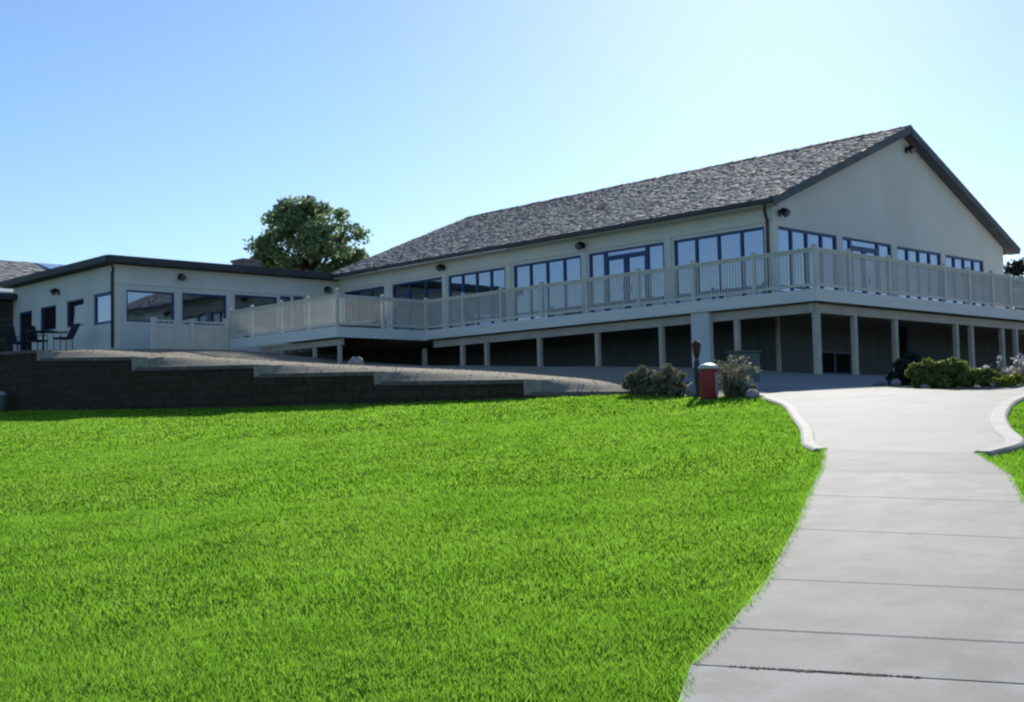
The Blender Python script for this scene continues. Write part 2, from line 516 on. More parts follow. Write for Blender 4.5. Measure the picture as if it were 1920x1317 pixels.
# ------------------------------------------------------------------ path, apron, kerb
JL = [(11.63, 7.39), (10.15, 6.50), (8.80, 5.76), (7.42, 4.98), (5.99, 4.22), (4.97, 3.75), (4.37, 3.50), (3.0, 2.62), (1.6, 1.5), (0.2, 0.25)]
JD = [(0.08, -1), (0.19, -0.98), (0.19, -0.98), (0.23, -0.97), (0.32, -0.95), (0.36, -0.93), (0.38, -0.92), (0.45, -0.9), (0.5, -0.87), (0.52, -0.85)]
JW = [1.68, 1.72, 1.72, 1.74, 1.76, 1.78, 1.8, 1.8, 1.8, 1.8]
JR = []
for (x, y), (dx, dy), w in zip(JL, JD, JW):
    q = math.hypot(dx, dy)
    JR.append((x + dx / q * w, y + dy / q * w))
mb = MB()
bed = MB()
for i in range(len(JL) - 1):
    L0, L1, R0, R1 = [Vector((*p, 0)) for p in (JL[i], JL[i + 1], JR[i], JR[i + 1])]
    # tooled joint: 14 mm gap between slabs
    gap = 0.0055 if i in (5, 6) else 0.0028
    dl, dr = (L1 - L0).normalized() * gap, (R1 - R0).normalized() * gap
    L0, L1, R0, R1 = L0 + dl, L1 - dl, R0 + dr, R1 - dr
    n, mm = 8, 8
    vs, fs = [], []
    tilt = random.uniform(-0.004, 0.004)
    for a in range(n + 1):
        for b in range(mm + 1):
            s, t = (0, .012, .15, .3, .5, .7, .85, .988, 1)[a], b / mm
            p = (L0 * (1 - t) + R0 * t) * (1 - s) + (L1 * (1 - t) + R1 * t) * s
            edge = 0.003 if a in (0, n) else 0
            vs.append((p.x, p.y, float(plane(p.x, p.y)) + 0.03 - edge + tilt * (s - 0.5)))
    for a in range(n):
        for b in range(mm):
            k = a * (mm + 1) + b
            fs.append((k, k + mm + 1, k + mm + 2, k + 1))
    o0 = len(vs)
    ring = [b for b in range(mm + 1)] + [(a) * (mm + 1) + mm for a in range(1, n + 1)] + [n * (mm + 1) + b for b in reversed(range(mm))] + [a * (mm + 1) for a in reversed(range(1, n))]
    for k in ring:
        vs.append((vs[k][0], vs[k][1], vs[k][2] - 0.12))
    for k in range(len(ring)):
        k2 = (k + 1) % len(ring)
        fs.append((ring[k], ring[k2], o0 + k2, o0 + k))
    mb.add(vs, fs, 0)
    for (A, B) in ((L0, R0),):
        mb.add([(A.x + .04, A.y + .02, float(plane(A.x, A.y)) + 0.012), (B.x + .04, B.y + .02, float(plane(B.x, B.y)) + 0.012),
                (B.x - .06, B.y - .03, float(plane(B.x, B.y)) + 0.012), (A.x - .06, A.y - .03, float(plane(A.x, A.y)) + 0.012)], [(0, 1, 2, 3)], 1)
# the near joint has opened up: crumbled edge filled with dirt
a_, b_ = Vector((*JL[6], 0)), Vector((*JR[6], 0))
rj = np.random.default_rng(77)
for t in np.concatenate([np.linspace(.10, .55, 40), np.linspace(.22, .45, 40)]):
    p = a_.lerp(b_, float(t + rj.normal() * .004))
    z = float(plane(p.x, p.y)) + 0.0315
    k = rj.integers(5, 8)
    rad = rj.uniform(.008, .02)
    vs = [(p.x + math.cos(2 * math.pi * i / k) * rad * rj.uniform(.6, 1.5), p.y + math.sin(2 * math.pi * i / k) * rad * rj.uniform(.5, 1.1) + rj.normal() * .004, z + rj.uniform(0, .002)) for i in range(k)]
    mb.add(vs + [(p.x, p.y, z + .006)], [(i, (i + 1) % k, k) for i in range(k)], 1)
struct(mb.build('path', [M['path'], M['joint']]))

AL = [(11.65, 7.41), (12.16, 7.88), (13.44, 8.74), (15.0, 9.91), (16.83, 11.31), (18.18, 12.66), (19.33, 13.93), (20.4, 15.6), (22.0, 19.0)]
AR = [(11.78, 5.73), (12.65, 5.80), (13.9, 6.5), (15.37, 7.23), (17.23, 7.95), (18.57, 8.26), (19.6, 9.9), (21.6, 12.6), (30.5, 16.0)]

def smooth_poly(P, n=6):
    out = []
    for i in range(len(P) - 1):
        p0, p1, p2, p3 = [np.array(P[max(0, min(len(P) - 1, i + k))]) for k in (-1, 0, 1, 2)]
        for t in np.linspace(0, 1, n, endpoint=False):
            out.append(tuple(0.5 * (2 * p1 + (p2 - p0) * t + (2 * p0 - 5 * p1 + 4 * p2 - p3) * t * t + (3 * p1 - p0 - 3 * p2 + p3) * t ** 3)))
    out.append(P[-1])
    return out

AL2, AR2 = smooth_poly(AL), smooth_poly(AR)

def loft(L, R, m, dz, name, k=14):
    vs, fs = [], []
    for (a, b) in zip(L, R):
        for t in np.linspace(0, 1, k + 1):
            x, y = a[0] * (1 - t) + b[0] * t, a[1] * (1 - t) + b[1] * t
            vs.append((x, y, G(x, y) + dz))
    for i in range(len(L) - 1):
        for j in range(k):
            q = i * (k + 1) + j
            fs.append((q, q + 1, q + k + 2, q + k + 1))
    return MB().add(vs, fs).build(name, m, smooth=True)

struct(loft(AL2, AR2, M['apron'], 0.026, 'pavement'))
TL = smooth_poly([(18.57, 8.26), (19.2, 7.2), (20.0, 5.5), (21.3, 2.0), (23, -4)])
TR = smooth_poly([(19.6, 9.9), (20.5, 8.2), (21.3, 6.0), (22.7, 2.3), (24.5, -4)])
struct(loft(TL, TR, M['apron'], 0.022, 'pavement', 6))

def kerb(P, side, name, w=0.26, h=0.075):
    vs, fs = [], []
    n = len(P)
    for i, p in enumerate(P):
        a, b = np.array(P[max(0, i - 1)]), np.array(P[min(n - 1, i + 1)])
        d = (b - a) / np.linalg.norm(b - a)
        nr = np.array([-d[1], d[0]]) * side
        q = np.array(p)
        prof = [(0.0, -0.05), (0.0, h - 0.02), (0.03, h), (w - 0.03, h), (w, h - 0.02), (w, -0.05)]
        for (o, z) in prof:
            x, y = q + nr * (o - 0.05)
            vs.append((x, y, float(plane(x, y)) + 0.026 + z - 0.02))
    k = 6
    for i in range(n - 1):
        for j in range(k - 1):
            fs.append((i * k + j, i * k + j + 1, (i + 1) * k + j + 1, (i + 1) * k + j))
    fs.append(tuple(range(k)))
    fs.append(tuple((n - 1) * k + j for j in reversed(range(k))))
    struct(MB().add(vs, fs).build(name, M['kerb']))

kerb(smooth_poly(AL[:6]), 1, 'kerb', 0.17, 0.035)
kerb(smooth_poly(AR[:6]), -1, 'kerb', 0.2, 0.045)

# ------------------------------------------------------------------ grass blades on the lawn
def inpoly(X, Y, P):
    P = np.array(P)
    r = np.zeros(X.shape, bool)
    j = len(P) - 1
    for i in range(len(P)):
        c = ((P[i, 1] > Y) != (P[j, 1] > Y)) & (X < (P[j, 0] - P[i, 0]) * (Y - P[i, 1]) / (P[j, 1] - P[i, 1] + 1e-12) + P[i, 0])
        r ^= c
        j = i
    return r

pave_poly = JL[::-1] + AL2[:-9] + [(20.5, 14), (19.6, 9.9)] + AR2[:31][::-1] + JR

def offset_poly():
    return pave_poly

def blades(v0, v1, dens, h, w, seed):
    r = np.random.default_rng(seed)
    um = 0.52 * v1 + 2.2
    n = int((v1 - v0) * 2 * um * dens)
    v = r.uniform(v0, v1, n)
    u = r.uniform(-um, um, n)
    k = np.abs(u) < 0.46 * v + 2.0
    u, v = u[k], v[k]
    X, Y = u * CA + v * SA, -u * SA + v * CA
    k = (X < xb(Y) - 0.08) & ~inpoly(X, Y, pave_poly)
    X, Y = X[k], Y[k]
    n = len(X)
    # tufts: height follows a cheap sum of sines
    t = (np.sin(X * 13 + 3 * np.sin(Y * 4.3)) * np.sin(Y * 15 + 2.5 * np.sin(X * 5.1)) + np.sin(X * 3.3 + 1.9 * np.sin(Y * 1.3)) * np.sin(Y * 4.1 - 2 * np.sin(X * 1.1)) + 0.6 * np.sin(X * 0.9 + Y * 0.4) * np.sin(Y * 0.8 - X * 0.5)) * 0.22
    hh = h * np.maximum(0.8 + 0.9 * t + r.uniform(-0.3, 0.4, n), 0.2)
    th = r.uniform(0, 2 * np.pi, n)
    la = r.uniform(0, 2 * np.pi, n)
    ln = r.uniform(0.2, 1.3, n) * hh
    Z = plane(X, Y)
    ax, ay = np.cos(th) * w / 2, np.sin(th) * w / 2
    V = np.empty((n, 3, 3))
    V[:, 0] = np.stack([X - ax, Y - ay, Z - 0.004], -1)
    V[:, 1] = np.stack([X + ax, Y + ay, Z - 0.004], -1)
    V[:, 2] = np.stack([X + np.cos(la) * ln, Y + np.sin(la) * ln, Z + np.maximum(hh, 0.012)], -1)
    return V.reshape(-1, 3)

BL = [blades(3.0, 7.0, 7500, 0.034, 0.0036, 1), blades(7.0, 12.0, 3600, 0.034, 0.0055, 2), blades(12, 20, 1500, 0.034, 0.009, 3),
      blades(20, 37, 520, 0.036, 0.016, 4)]
def edge_blades(P, seed):
    r = np.random.default_rng(seed)
    out = []
    for (a, b) in zip(P[:-1], P[1:]):
        a, b = np.array(a), np.array(b)
        L = np.linalg.norm(b - a)
        n = int(L * 260)
        t = r.uniform(0, 1, n)[:, None]
        q = a + (b - a) * t + r.normal(0, 0.011, (n, 2))
        h = 0.055 * r.uniform(0.5, 1.3, n)
        th, la = r.uniform(0, 2 * np.pi, n), r.uniform(0, 2 * np.pi, n)
        Z = plane(q[:, 0], q[:, 1]) + 0.005
        ax, ay = np.cos(th) * 0.0035, np.sin(th) * 0.0035
        V = np.stack([np.stack([q[:, 0] - ax, q[:, 1] - ay, Z], -1), np.stack([q[:, 0] + ax, q[:, 1] + ay, Z], -1),
                      np.stack([q[:, 0] + np.cos(la) * h * .8, q[:, 1] + np.sin(la) * h * .8, Z + h], -1)], 1)
        out.append(V.reshape(-1, 3))
    return np.concatenate(out)
BL += [edge_blades(JL, 51), edge_blades(JR, 52)]
BV = np.concatenate(BL)
go = np_mesh('grass', BV, np.arange(len(BV)).reshape(-1, 3), M['blade'])
tag(go, 'bright green mown grass covering the sloping lawn', 'grass', kind='stuff')

# ------------------------------------------------------------------ loose stones on the terrace
def pebbles(n, seed, region, smin, smax):
    r = np.random.default_rng(seed)
    base = np.array([(0, 0, 1), (0, 0, -.6), (1, 0, 0), (-1, 0, 0), (0, 1, 0), (0, -1, 0)], float)
    tri = np.array([(0, 2, 4), (0, 4, 3), (0, 3, 5), (0, 5, 2), (1, 4, 2), (1, 3, 4), (1, 5, 3), (1, 2, 5)])
    Y = r.uniform(region[0], region[1], n)
    X = xb(Y) + 0.45 + r.beta(1.0, 2.2, n) * region[2]
    s = r.uniform(smin, smax, n)
    V = base[None] * r.uniform(0.6, 1.3, (n, 6, 1)) * s[:, None, None]
    V[..., 2] *= 0.7
    Z = terrace(X, Y)
    V += np.stack([X, Y, Z + 0.01], -1)[:, None]
    F = (tri[None] + (np.arange(n) * 6)[:, None, None]).reshape(-1, 3)
    return V.reshape(-1, 3), F

PV, PF = pebbles(3000, 5, (16.8, 46, 9.0), 0.008, 0.024)
po = np_mesh('gravel', PV, PF, M['stone'])
tag(po, 'pale loose gravel scattered over the terrace behind the retaining wall', 'gravel', kind='stuff')

# ------------------------------------------------------------------ retaining wall
rw = empty('retaining_wall', 'dark block retaining wall stepping down along the back of the lawn', 'wall')
for k_, (y0, z0, y1, z1) in enumerate(WALL):
    n = max(2, int((y0 - y1) / 1.0))
    low = z1 < 0.7
    sec, cap = MB(), MB()
    for tgt, xo0, xo1, top, bot in ((sec, -0.02, 0.30, -0.09, None), (cap, -0.05, 0.36, 0.0, -0.088)):
        vs, fs = [], []
        for i in range(n + 1):
            y = y1 + (y0 - y1) * i / n
            z = z1 + (z0 - z1) * i / n
            x = float(xb(y))
            b = (float(plane(x, y)) - 0.3) if bot is None else z + bot
            t = z + top
            if bot is None:
                t = max(t, float(plane(x, y)) - 0.25)
            vs += [(x + xo0, y, b), (x + xo1, y, b), (x + xo1, y, t), (x + xo0, y, t)]
        for i in range(n):
            a = i * 4
            fs += [(a + 3, a + 2, a + 6, a + 7), (a + 7, a + 4, a, a + 3), (a + 2, a + 1, a + 5, a + 6)]
        fs += [(0, 1, 2, 3), tuple(n * 4 + k for k in (3, 2, 1, 0))]
        tgt.add(vs, fs)
    if k_ < len(WALL) - 1:
        xe = float(xb(y1))
        sec.box(xe - 0.045, xe + 0.34, y1 - 0.16, y1 - 0.002, WALL[k_ + 1][1] - 0.06, z1 - 0.02, 1)  # added end piece, its sunlit look put into the colour
    s = sec.build('wall_section', [M['blockwall'], M['sunlit_end']], rw)
    cap.build('cap_course', M['cap'], s)
place(rw, (float(xb(22)), 22, float(plane(xb(22), 22))))

# ------------------------------------------------------------------ clubhouse
XF, YG, FL = 29.6, 20.25, 3.2        # long front plane, gable plane, deck level
YE = 41.7                            # far gable / wing front
XR = 44.3
EAVE, RIDGE, XRID = 6.22, 9.47, 37.07
club = empty('clubhouse', 'large greige gabled clubhouse with shingle roof, blue framed windows and a low flat wing', 'building')

def wall_cells(mb, axis, c, depth, a0, a1, z0, z1, holes):
    """wall slab in plane axis=c running a0..a1, with rectangular holes (a0,a1,z0,z1)"""
    A = sorted(set([a0, a1] + [h[0] for h in holes] + [h[1] for h in holes]))
    for i in range(len(A) - 1):
        p, q = A[i], A[i + 1]
        hs = sorted([(h[2], h[3]) for h in holes if h[0] < q - 1e-6 and h[1] > p + 1e-6])
        z = z0
        for (h0, h1) in hs + [(z1, z1)]:
            if h0 - z > 1e-4:
                if axis == 'x':
                    mb.box(c, c + depth, p, q, z, h0)
                else:
                    mb.box(p, q, c, c + depth, z, h0)
            z = h1

def window(axis, c, a0, a1, z0, z1, panes=1, fr=0.07, mull=0.08, midrail=None, glass='glass', name='window', skip=None, vs=None):
    """frame + mullions as the window, the panes as its child; recessed 6 cm in the wall"""
    f = MB()
    d0, d1 = c + 0.03, c + 0.11
    def bx(p, q, za, zb, e=0.0):
        if axis == 'x':
            f.box(d0 - e, d1, p, q, za, zb)
        else:
            f.box(p, q, d0 - e, d1, za, zb)
    bx(a0, a1, z1 - fr, z1)
    bx(a0, a1, z0, z0 + fr)
    bx(a0, a0 + fr, z0 + fr, z1 - fr)
    bx(a1 - fr, a1, z0 + fr, z1 - fr)
    cuts = vs or [a0 + (a1 - a0) * k / panes for k in range(1, panes)]
    for t in cuts:
        bx(t - mull / 2, t + mull / 2, z0 + fr, z1 - fr, 0.003)
    if midrail:
        bx(a0 + fr, a1 - fr, midrail, midrail + 0.05, -0.004)
    o = f.build(name, M['frame'], club)
    g = MB()
    e = c + 0.075
    if axis == 'x':
        g.box(e, e + 0.02, a0 + fr * .5, a1 - fr * .5, z0 + fr * .5, z1 - fr * .5)
    else:
        g.box(a0 + fr * .5, a1 - fr * .5, e, e + 0.02, z0 + fr * .5, z1 - fr * .5)
    g.build('pane', M[glass], o)
    return o

def entrance(axis, c, a0, a1, d0, d1, z0, zt, z1, glass='glass'):
    """glazed entrance bay: sidelights, transom window, and two door leaves"""
    window(axis, c, a0, d0, z0, z1, 1, glass=glass)
    window(axis, c, d1, a1, z0, z1, 1, glass=glass)
    window(axis, c, d0 + 0.005, d1 - 0.005, zt, z1, 1, fr=0.05, glass=glass)
    mid = (d0 + d1) / 2
    for p, q, hs in ((d0 + 0.005, mid - 0.004, 1), (mid + 0.004, d1 - 0.005, -1)):
        dr = window(axis, c, p, q, z0, zt - 0.004, 1, fr=0.09, midrail=z0 + 0.55, glass=glass, name='door')
        hx = (mid - 0.09) if hs == 1 else (mid + 0.09)
        hb = MB()
        zc = z0 + 1.0
        if axis == 'x':
            hb.tube([(c + 0.02, hx, zc - .15), (c - 0.04, hx, zc - .12), (c - 0.04, hx, zc + .12), (c + 0.02, hx, zc + .15)], 0.012, 6)
        else:
            hb.tube([(hx, c + 0.02, zc - .15), (hx, c - 0.04, zc - .12), (hx, c - 0.04, zc + .12), (hx, c + 0.02, zc + .15)], 0.012, 6)
        hb.build('handle', M['black'], dr)

HD, SL = 5.53, 3.26
bays = [(20.54, 23.89), (24.29, 27.48), (27.84, 31.10), (31.54, 34.65), (35.0, 38.03), (38.55, 41.25)]
long_wall = MB()
holes = [(a, b, SL, HD) for a, b in bays[:5]] + [(38.55, 41.25, 4.25, HD)]
wall_cells(long_wall, 'x', XF, 0.28, YG, YE, 3.05, 6.12, holes)
long_wall.build('wall', M['wall'], club)
# pilasters and frieze board stand 3 cm proud
tr = MB()
for y in [20.25 + 0.11, 24.09, 27.66, 31.32, 34.825, 38.29]:
    tr.box(XF - 0.05, XF - 0.002, y - 0.10, y + 0.10, 3.22, HD + 0.1)
tr.box(XF - 0.04, XF - 0.002, YG + 0.22, YE - 0.03, HD + 0.104, HD + 0.22)
tr.build('pilaster', M['trim'], club)
for k in (0, 2, 3):
    a, b = bays[k]
    window('x', XF, a, b, SL, HD, 4, midrail=3.78)
a, b = bays[1]
entrance('x', XF, a, b, 25.02, 26.78, SL, 5.31, HD)
a, b = bays[4]
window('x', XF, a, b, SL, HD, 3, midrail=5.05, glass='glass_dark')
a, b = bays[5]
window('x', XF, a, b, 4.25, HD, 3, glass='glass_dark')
sb = MB()
sb.box(XF - 0.07, XF - 0.002, 38.45, 41.6, 3.22, 4.2)
sb.build('stone_apron', M['stonebase'], club)

# gable front
gw = MB()
gholes = [(29.80, 32.99, SL, HD), (33.30, 36.25, SL, HD), (36.60, 39.55, SL, HD - .02), (39.85, 42.70, SL, HD - .04)]
wall_cells(gw, 'y', YG, 0.28, XF + 0.284, XR, 3.05, 6.1, [h for h in gholes])
gw.box(XF + 0.284, XR, YG, YG + 0.28, 6.1, 6.101)
# triangle above the eave line
zl, zr = 6.101, 6.101
gw.add([(XF + 0.05, YG, zl), (XR, YG, zl), (XRID, YG, RIDGE - 0.16), (XF + 0.05, YG + 0.28, zl), (XR, YG + 0.28, zl), (XRID, YG + 0.28, RIDGE - 0.16)],
       [(0, 1, 2), (5, 4, 3), (0, 2, 5, 3), (1, 4, 5, 2)])
gw.box(XF - 0.002, XF + 0.282, YG - 0.004, YG - 0.001, 3.05, 6.12)
gw.box(XR - 0.28, XR - 0.002, YG + 0.282, YE, 3.05, 6.0)
gw.build('gable_wall', M['wall'], club)
for (a, b, z0, z1) in (gholes[0], gholes[2], gholes[3]):
    window('y', YG, a, b, z0, z1, 4, midrail=3.78)
a, b, z0, z1 = gholes[1]
entrance('y', YG, a, b, 33.82, 35.45, z0, 5.26, z1)

# ------------------- main roof of cedar shakes
def roof_pt(s, y, lift=0.0):
    """s in 0..1 from eave to ridge on the side facing the lawn"""
    x0, z0 = 29.12, EAVE
    x, z = x0 + (XRID - x0) * s, z0 + (RIDGE - z0) * s
    L = math.hypot(XRID - x0, RIDGE - z0)
    nx, nz = -(RIDGE - z0) / L, (XRID - x0) / L
    return Vector((x + nx * lift, y, z + nz * lift))

Y0R, Y1R = 19.88, 41.95
rs = MB()
rs.add([(29.12, Y0R, EAVE), (XRID, Y0R, RIDGE), (44.8, Y0R, 6.02), (29.12, Y1R, EAVE), (XRID, Y1R, RIDGE), (44.8, Y1R, 6.02),
        (29.15, Y0R, EAVE - 0.13), (XRID, Y0R, RIDGE - 0.15), (44.77, Y0R, 5.88), (29.15, Y1R, EAVE - 0.13), (XRID, Y1R, RIDGE - 0.15), (44.77, Y1R, 5.88)],
       [(0, 1, 4, 3), (1, 2, 5, 4), (6, 9, 10, 7), (7, 10, 11, 8), (0, 6, 7, 1), (1, 7, 8, 2), (3, 4, 10, 9), (4, 5, 11, 10), (0, 3, 9, 6), (2, 8, 11, 5)])
roof = rs.build('roof', M['shakedark'], club)

def shakes(mb, pt, n, y0, y1, wmin=0.10, wmax=0.28, thick=0.025, ragged=0.035):
    for r in range(n):
        y = y0 - random.uniform(0, 0.1)
        s0 = r / n
        while y < y1:
            w = random.uniform(wmin, wmax)
            ya, yb = max(y, y0), min(y + w - 0.008, y1)
            if yb - ya > 0.02:
                j = random.gauss(0, ragged) / n * 4
                a = max(0, s0 + j) if r else s0 + j * .5 - 0.004
                b = min(1.0, s0 + 1.9 / n)
                t = thick * random.uniform(0.6, 1.9)
                k = random.gauss(0, 0.006)
                p = [pt(a, ya, t + 0.012 + k), pt(a, yb, t + 0.012 - k), pt(b, yb, 0.008), pt(b, ya, 0.008), pt(a, ya, 0.004), pt(a, yb, 0.004)]
                mb.add(p, [(0, 3, 2, 1), (0, 1, 5, 4), (0, 4, 3), (1, 2, 5)])
            y += w
    return mb

shakes(MB(), roof_pt, 46, Y0R - 0.03, Y1R, 0.08, 0.22, 0.019, 0.03).build('shake', M['shake'], roof)
rc = MB()
y = Y0R - 0.03
while y < Y1R:
    y2 = min(y + 0.34, Y1R)
    z = RIDGE + 0.05 + random.uniform(-0.01, 0.015)
    rc.add([(XRID - .16, y, z - .055), (XRID, y, z + .012), (XRID + .16, y, z - .06), (XRID - .16, y2 + .08, z - .075), (XRID, y2 + .08, z - .005), (XRID + .16, y2 + .08, z - .08)],
           [(0, 1, 4, 3), (1, 2, 5, 4), (0, 2, 1)])
    y = y2
rc.build('ridge_cap', M['shake'], roof)
rk = MB()
for (xa, za, xc, zc) in ((29.1, EAVE - 0.06, XRID, RIDGE - 0.06), (XRID, RIDGE - 0.06, 44.84, 6.0)):
    rk.bar((xa, Y0R - 0.025, za - 0.05), (xc, Y0R - 0.025, zc - 0.05), 0.04, 0.24)
rk.build('rake_board', M['fascia'], roof)
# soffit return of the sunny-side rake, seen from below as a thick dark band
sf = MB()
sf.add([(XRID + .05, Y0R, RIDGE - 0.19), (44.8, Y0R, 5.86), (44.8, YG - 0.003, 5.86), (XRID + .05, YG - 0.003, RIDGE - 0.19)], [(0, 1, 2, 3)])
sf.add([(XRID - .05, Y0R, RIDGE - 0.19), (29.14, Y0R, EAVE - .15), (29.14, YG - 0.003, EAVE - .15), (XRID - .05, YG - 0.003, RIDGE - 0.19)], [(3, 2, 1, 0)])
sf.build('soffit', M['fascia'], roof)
gt = MB()
gt.bar((29.06, Y0R - 0.02, 6.155), (29.06, 41.3, 6.155), 0.13, 0.125)
gt.build('gutter', M['gutter'], roof)
es = MB()
es.box(29.14, XF - 0.003, YG - 0.3, YE - 0.3, 6.06, 6.085)
es.build('eave_soffit', M['trim'], roof)
dp = MB()
dp.tube([(29.06, 20.12, 6.12), (29.08, 20.14, 6.0), (29.3, 20.28, 5.82), (29.5, 20.36, 5.68), (29.53, 20.38, 5.5), (29.53, 20.38, 3.25)], 0.05, 8)
dp.build('downspout', M['downpipe'], club, smooth=True)

# basement storey under the deck
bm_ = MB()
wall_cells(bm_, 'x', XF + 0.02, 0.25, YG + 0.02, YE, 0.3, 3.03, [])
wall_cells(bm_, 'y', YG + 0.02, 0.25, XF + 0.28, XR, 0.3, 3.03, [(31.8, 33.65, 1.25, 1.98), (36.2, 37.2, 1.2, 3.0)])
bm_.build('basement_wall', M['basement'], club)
bst = MB()
bst.box(XF - 0.0, XF + 0.12, YG - 0.06, YG + 0.018, 1.1, 3.02)
bst.build('corner_board', M['beam'], club)
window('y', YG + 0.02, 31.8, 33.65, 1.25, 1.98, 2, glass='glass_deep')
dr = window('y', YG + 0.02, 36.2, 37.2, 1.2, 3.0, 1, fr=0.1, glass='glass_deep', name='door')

# ------------------- low wing
XW, YW, YWE = 19.86, 41.7, 51.0
WT = 6.02
ww = MB()
wf = [(20.31, 22.21, 3.97, 5.12), (22.53, 24.40, 3.97, 5.14), (24.76, 26.68, 3.97, 5.2), (26.80, 27.31, 3.97, 5.26), (27.43, 27.94, 3.97, 5.28)]
wall_cells(ww, 'y', YW, 0.25, XW, XF + 0.2, 2.6, WT, wf)
ws = [(41.83, 43.42, 3.92, 5.07), (44.27, 45.78, 4.0, 5.02), (46.76, 48.25, 4.03, 4.98), (49.09, 50.4, 3.06, 4.95)]
wall_cells(ww, 'x', XW + 0.001, 0.25, YW + 0.252, YWE, 2.6, WT, [(max(h[0], YW + 0.26), *h[1:]) for h in ws])
ww.build('wing_wall', M['wall'], club)
for k, h in enumerate(wf):
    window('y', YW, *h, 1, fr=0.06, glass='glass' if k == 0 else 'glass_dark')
for k, h in enumerate(ws):
    h = (max(h[0], YW + 0.26), *h[1:])
    if k == 3:
        window('x', XW + 0.001, *h, 1, fr=0.09, glass='glass_dark', name='door')
    else:
        window('x', XW + 0.001, *h, 1, fr=0.1 if k == 0 else 0.05, glass='glass' if k == 0 else 'glass_dark')
wt = MB()
for x in (20.0, 22.37, 24.58):
    wt.box(x - .09, x + .09, YW - 0.03, YW - 0.002, 2.75, 5.25)
wt.box(XW - 0.001, XF - 0.06, YW - 0.034, YW - 0.002, 5.32, 5.42)
wt.build('wing_trim', M['trim'], club)
wr = MB()
x0, x1, y0, y1, ze = XW - 0.38, 38.0, YW - 0.34, YWE + 0.4, WT + 0.02
rz = ze + 0.95
v = [(x0, y0, ze + .22), (x1, y0, ze + .22), (x1, y1, ze + .22), (x0, y1, ze + .22), (26.5, 46.5, rz), (x1, 46.5, rz)]
v += [(x0 + .04, y0 + .04, ze), (x1, y0 + .04, ze), (x1, y1, ze), (x0 + .04, y1, ze)]
wr.add(v, [(0, 1, 5, 4), (3, 0, 4), (2, 3, 4, 5), (1, 2, 5), (6, 9, 8, 7), (0, 6, 7, 1), (1, 7, 8, 2), (2, 8, 9, 3), (3, 9, 6, 0)])
wroof = wr.build('wing_roof', M['shakedark'], club)

def wing_pt(s, x, lift=0.0):
    return Vector((x, y0 + (46.5 - y0) * s, ze + .22 + (rz - ze - .22) * s + lift))
ws_ = MB()
shakes(ws_, wing_pt, 16, 27.4, 33.0)
ws_.build('shake', M['shake'], wroof)
wg = MB()
wg.bar((x0 - .03, y0 - 0.05, ze + .13), (29.0, y0 - 0.05, ze + .13), 0.1, 0.24)
wg.bar((x0 - .05, y0 + 0.02, ze + .13), (x0 - .05, y1, ze + .13), 0.1, 0.24)
wg.build('gutter', M['gutter'], wroof)
wd = MB()
wd.tube([(x0 + .1, y0 + .02, ze + 0.02), (XW - .1, YW - .1, ze - 0.22), (XW - .07, YW + .06, ze - .35), (XW - .07, YW + .06, 3.0)], 0.05, 8)
wd.build('downspout', M['downpipe'], club, smooth=True)
ch = MB()
ch.box(28.2, 29.2, 47.0, 47.7, 6.2, 7.36)
ch.box(28.14, 29.26, 46.94, 47.76, 7.362, 7.45)
ch.box(28.4, 29.0, 47.15, 47.55, 7.452, 7.52)
ch.build('chimney', M['chimney'], club)
place(club, (XF, YG, 1.0))

# ------------------------------------------------------------------ wall lights
def wall_light(pos, axis, label):
    r = empty('wall_light', label, 'wall light', 'dark floodlights on the clubhouse walls')
    x, y, z = pos
    b = MB()
    dx, dy = (-1, 0) if axis == 'x' else (0, -1)
    b.box(*( (x - .03, x, y - .07, y + .07) if axis == 'x' else (x - .07, x + .07, y - .03, y) ), z - .08, z + .1)
    b.tube([(x, y, z + .04), (x + dx * .12, y + dy * .12, z + .06)], 0.03, 8)
    b.build('mount', M['black'], r)
    h = MB()
    p0 = Vector((x + dx * .10, y + dy * .10, z + .09))
    p1 = p0 + Vector((dx * .17, dy * .17, -0.13))
    d = (p1 - p0).normalized()
    h.tube([p0 - d * .03, p0, p1 - d * .02, p1], [0.05, 0.085, 0.125, 0.13], 12)
    h.build('lamp_shade', M['black'], r, smooth=False)
    l = MB()
    l.tube([p1 - d * 0.004, p1 + d * .008], [0.115, 0.10], 12)
    l.build('lens', M['lens'], r)
    place(r, pos)

wall_light((37.42, YG - 0.001, 8.78), 'y', 'dark floodlight high under the peak of the big gable')
wall_light((29.95, YG - 0.006, 5.90), 'y', 'dark floodlight at the gable corner beside the brown downspout')
wall_light((XF - 0.052, 27.66, 5.80), 'x', 'dark floodlight under the long eave between the glass door and the next window')
wall_light((XF - 0.052, 34.83, 5.84), 'x', 'dark floodlight under the long eave near where its windows turn dark')
wall_light((22.42, YW - 0.002, 5.70), 'y', 'dark floodlight on the front of the low wing between two windows')
wall_light((29.0, YW - 0.002, 5.62), 'y', 'dark floodlight in the inner corner where low wing meets big roof')
wall_light((XW, 46.5, 5.45), 'x', 'dark floodlight on the shaded left side wall of the low wing')

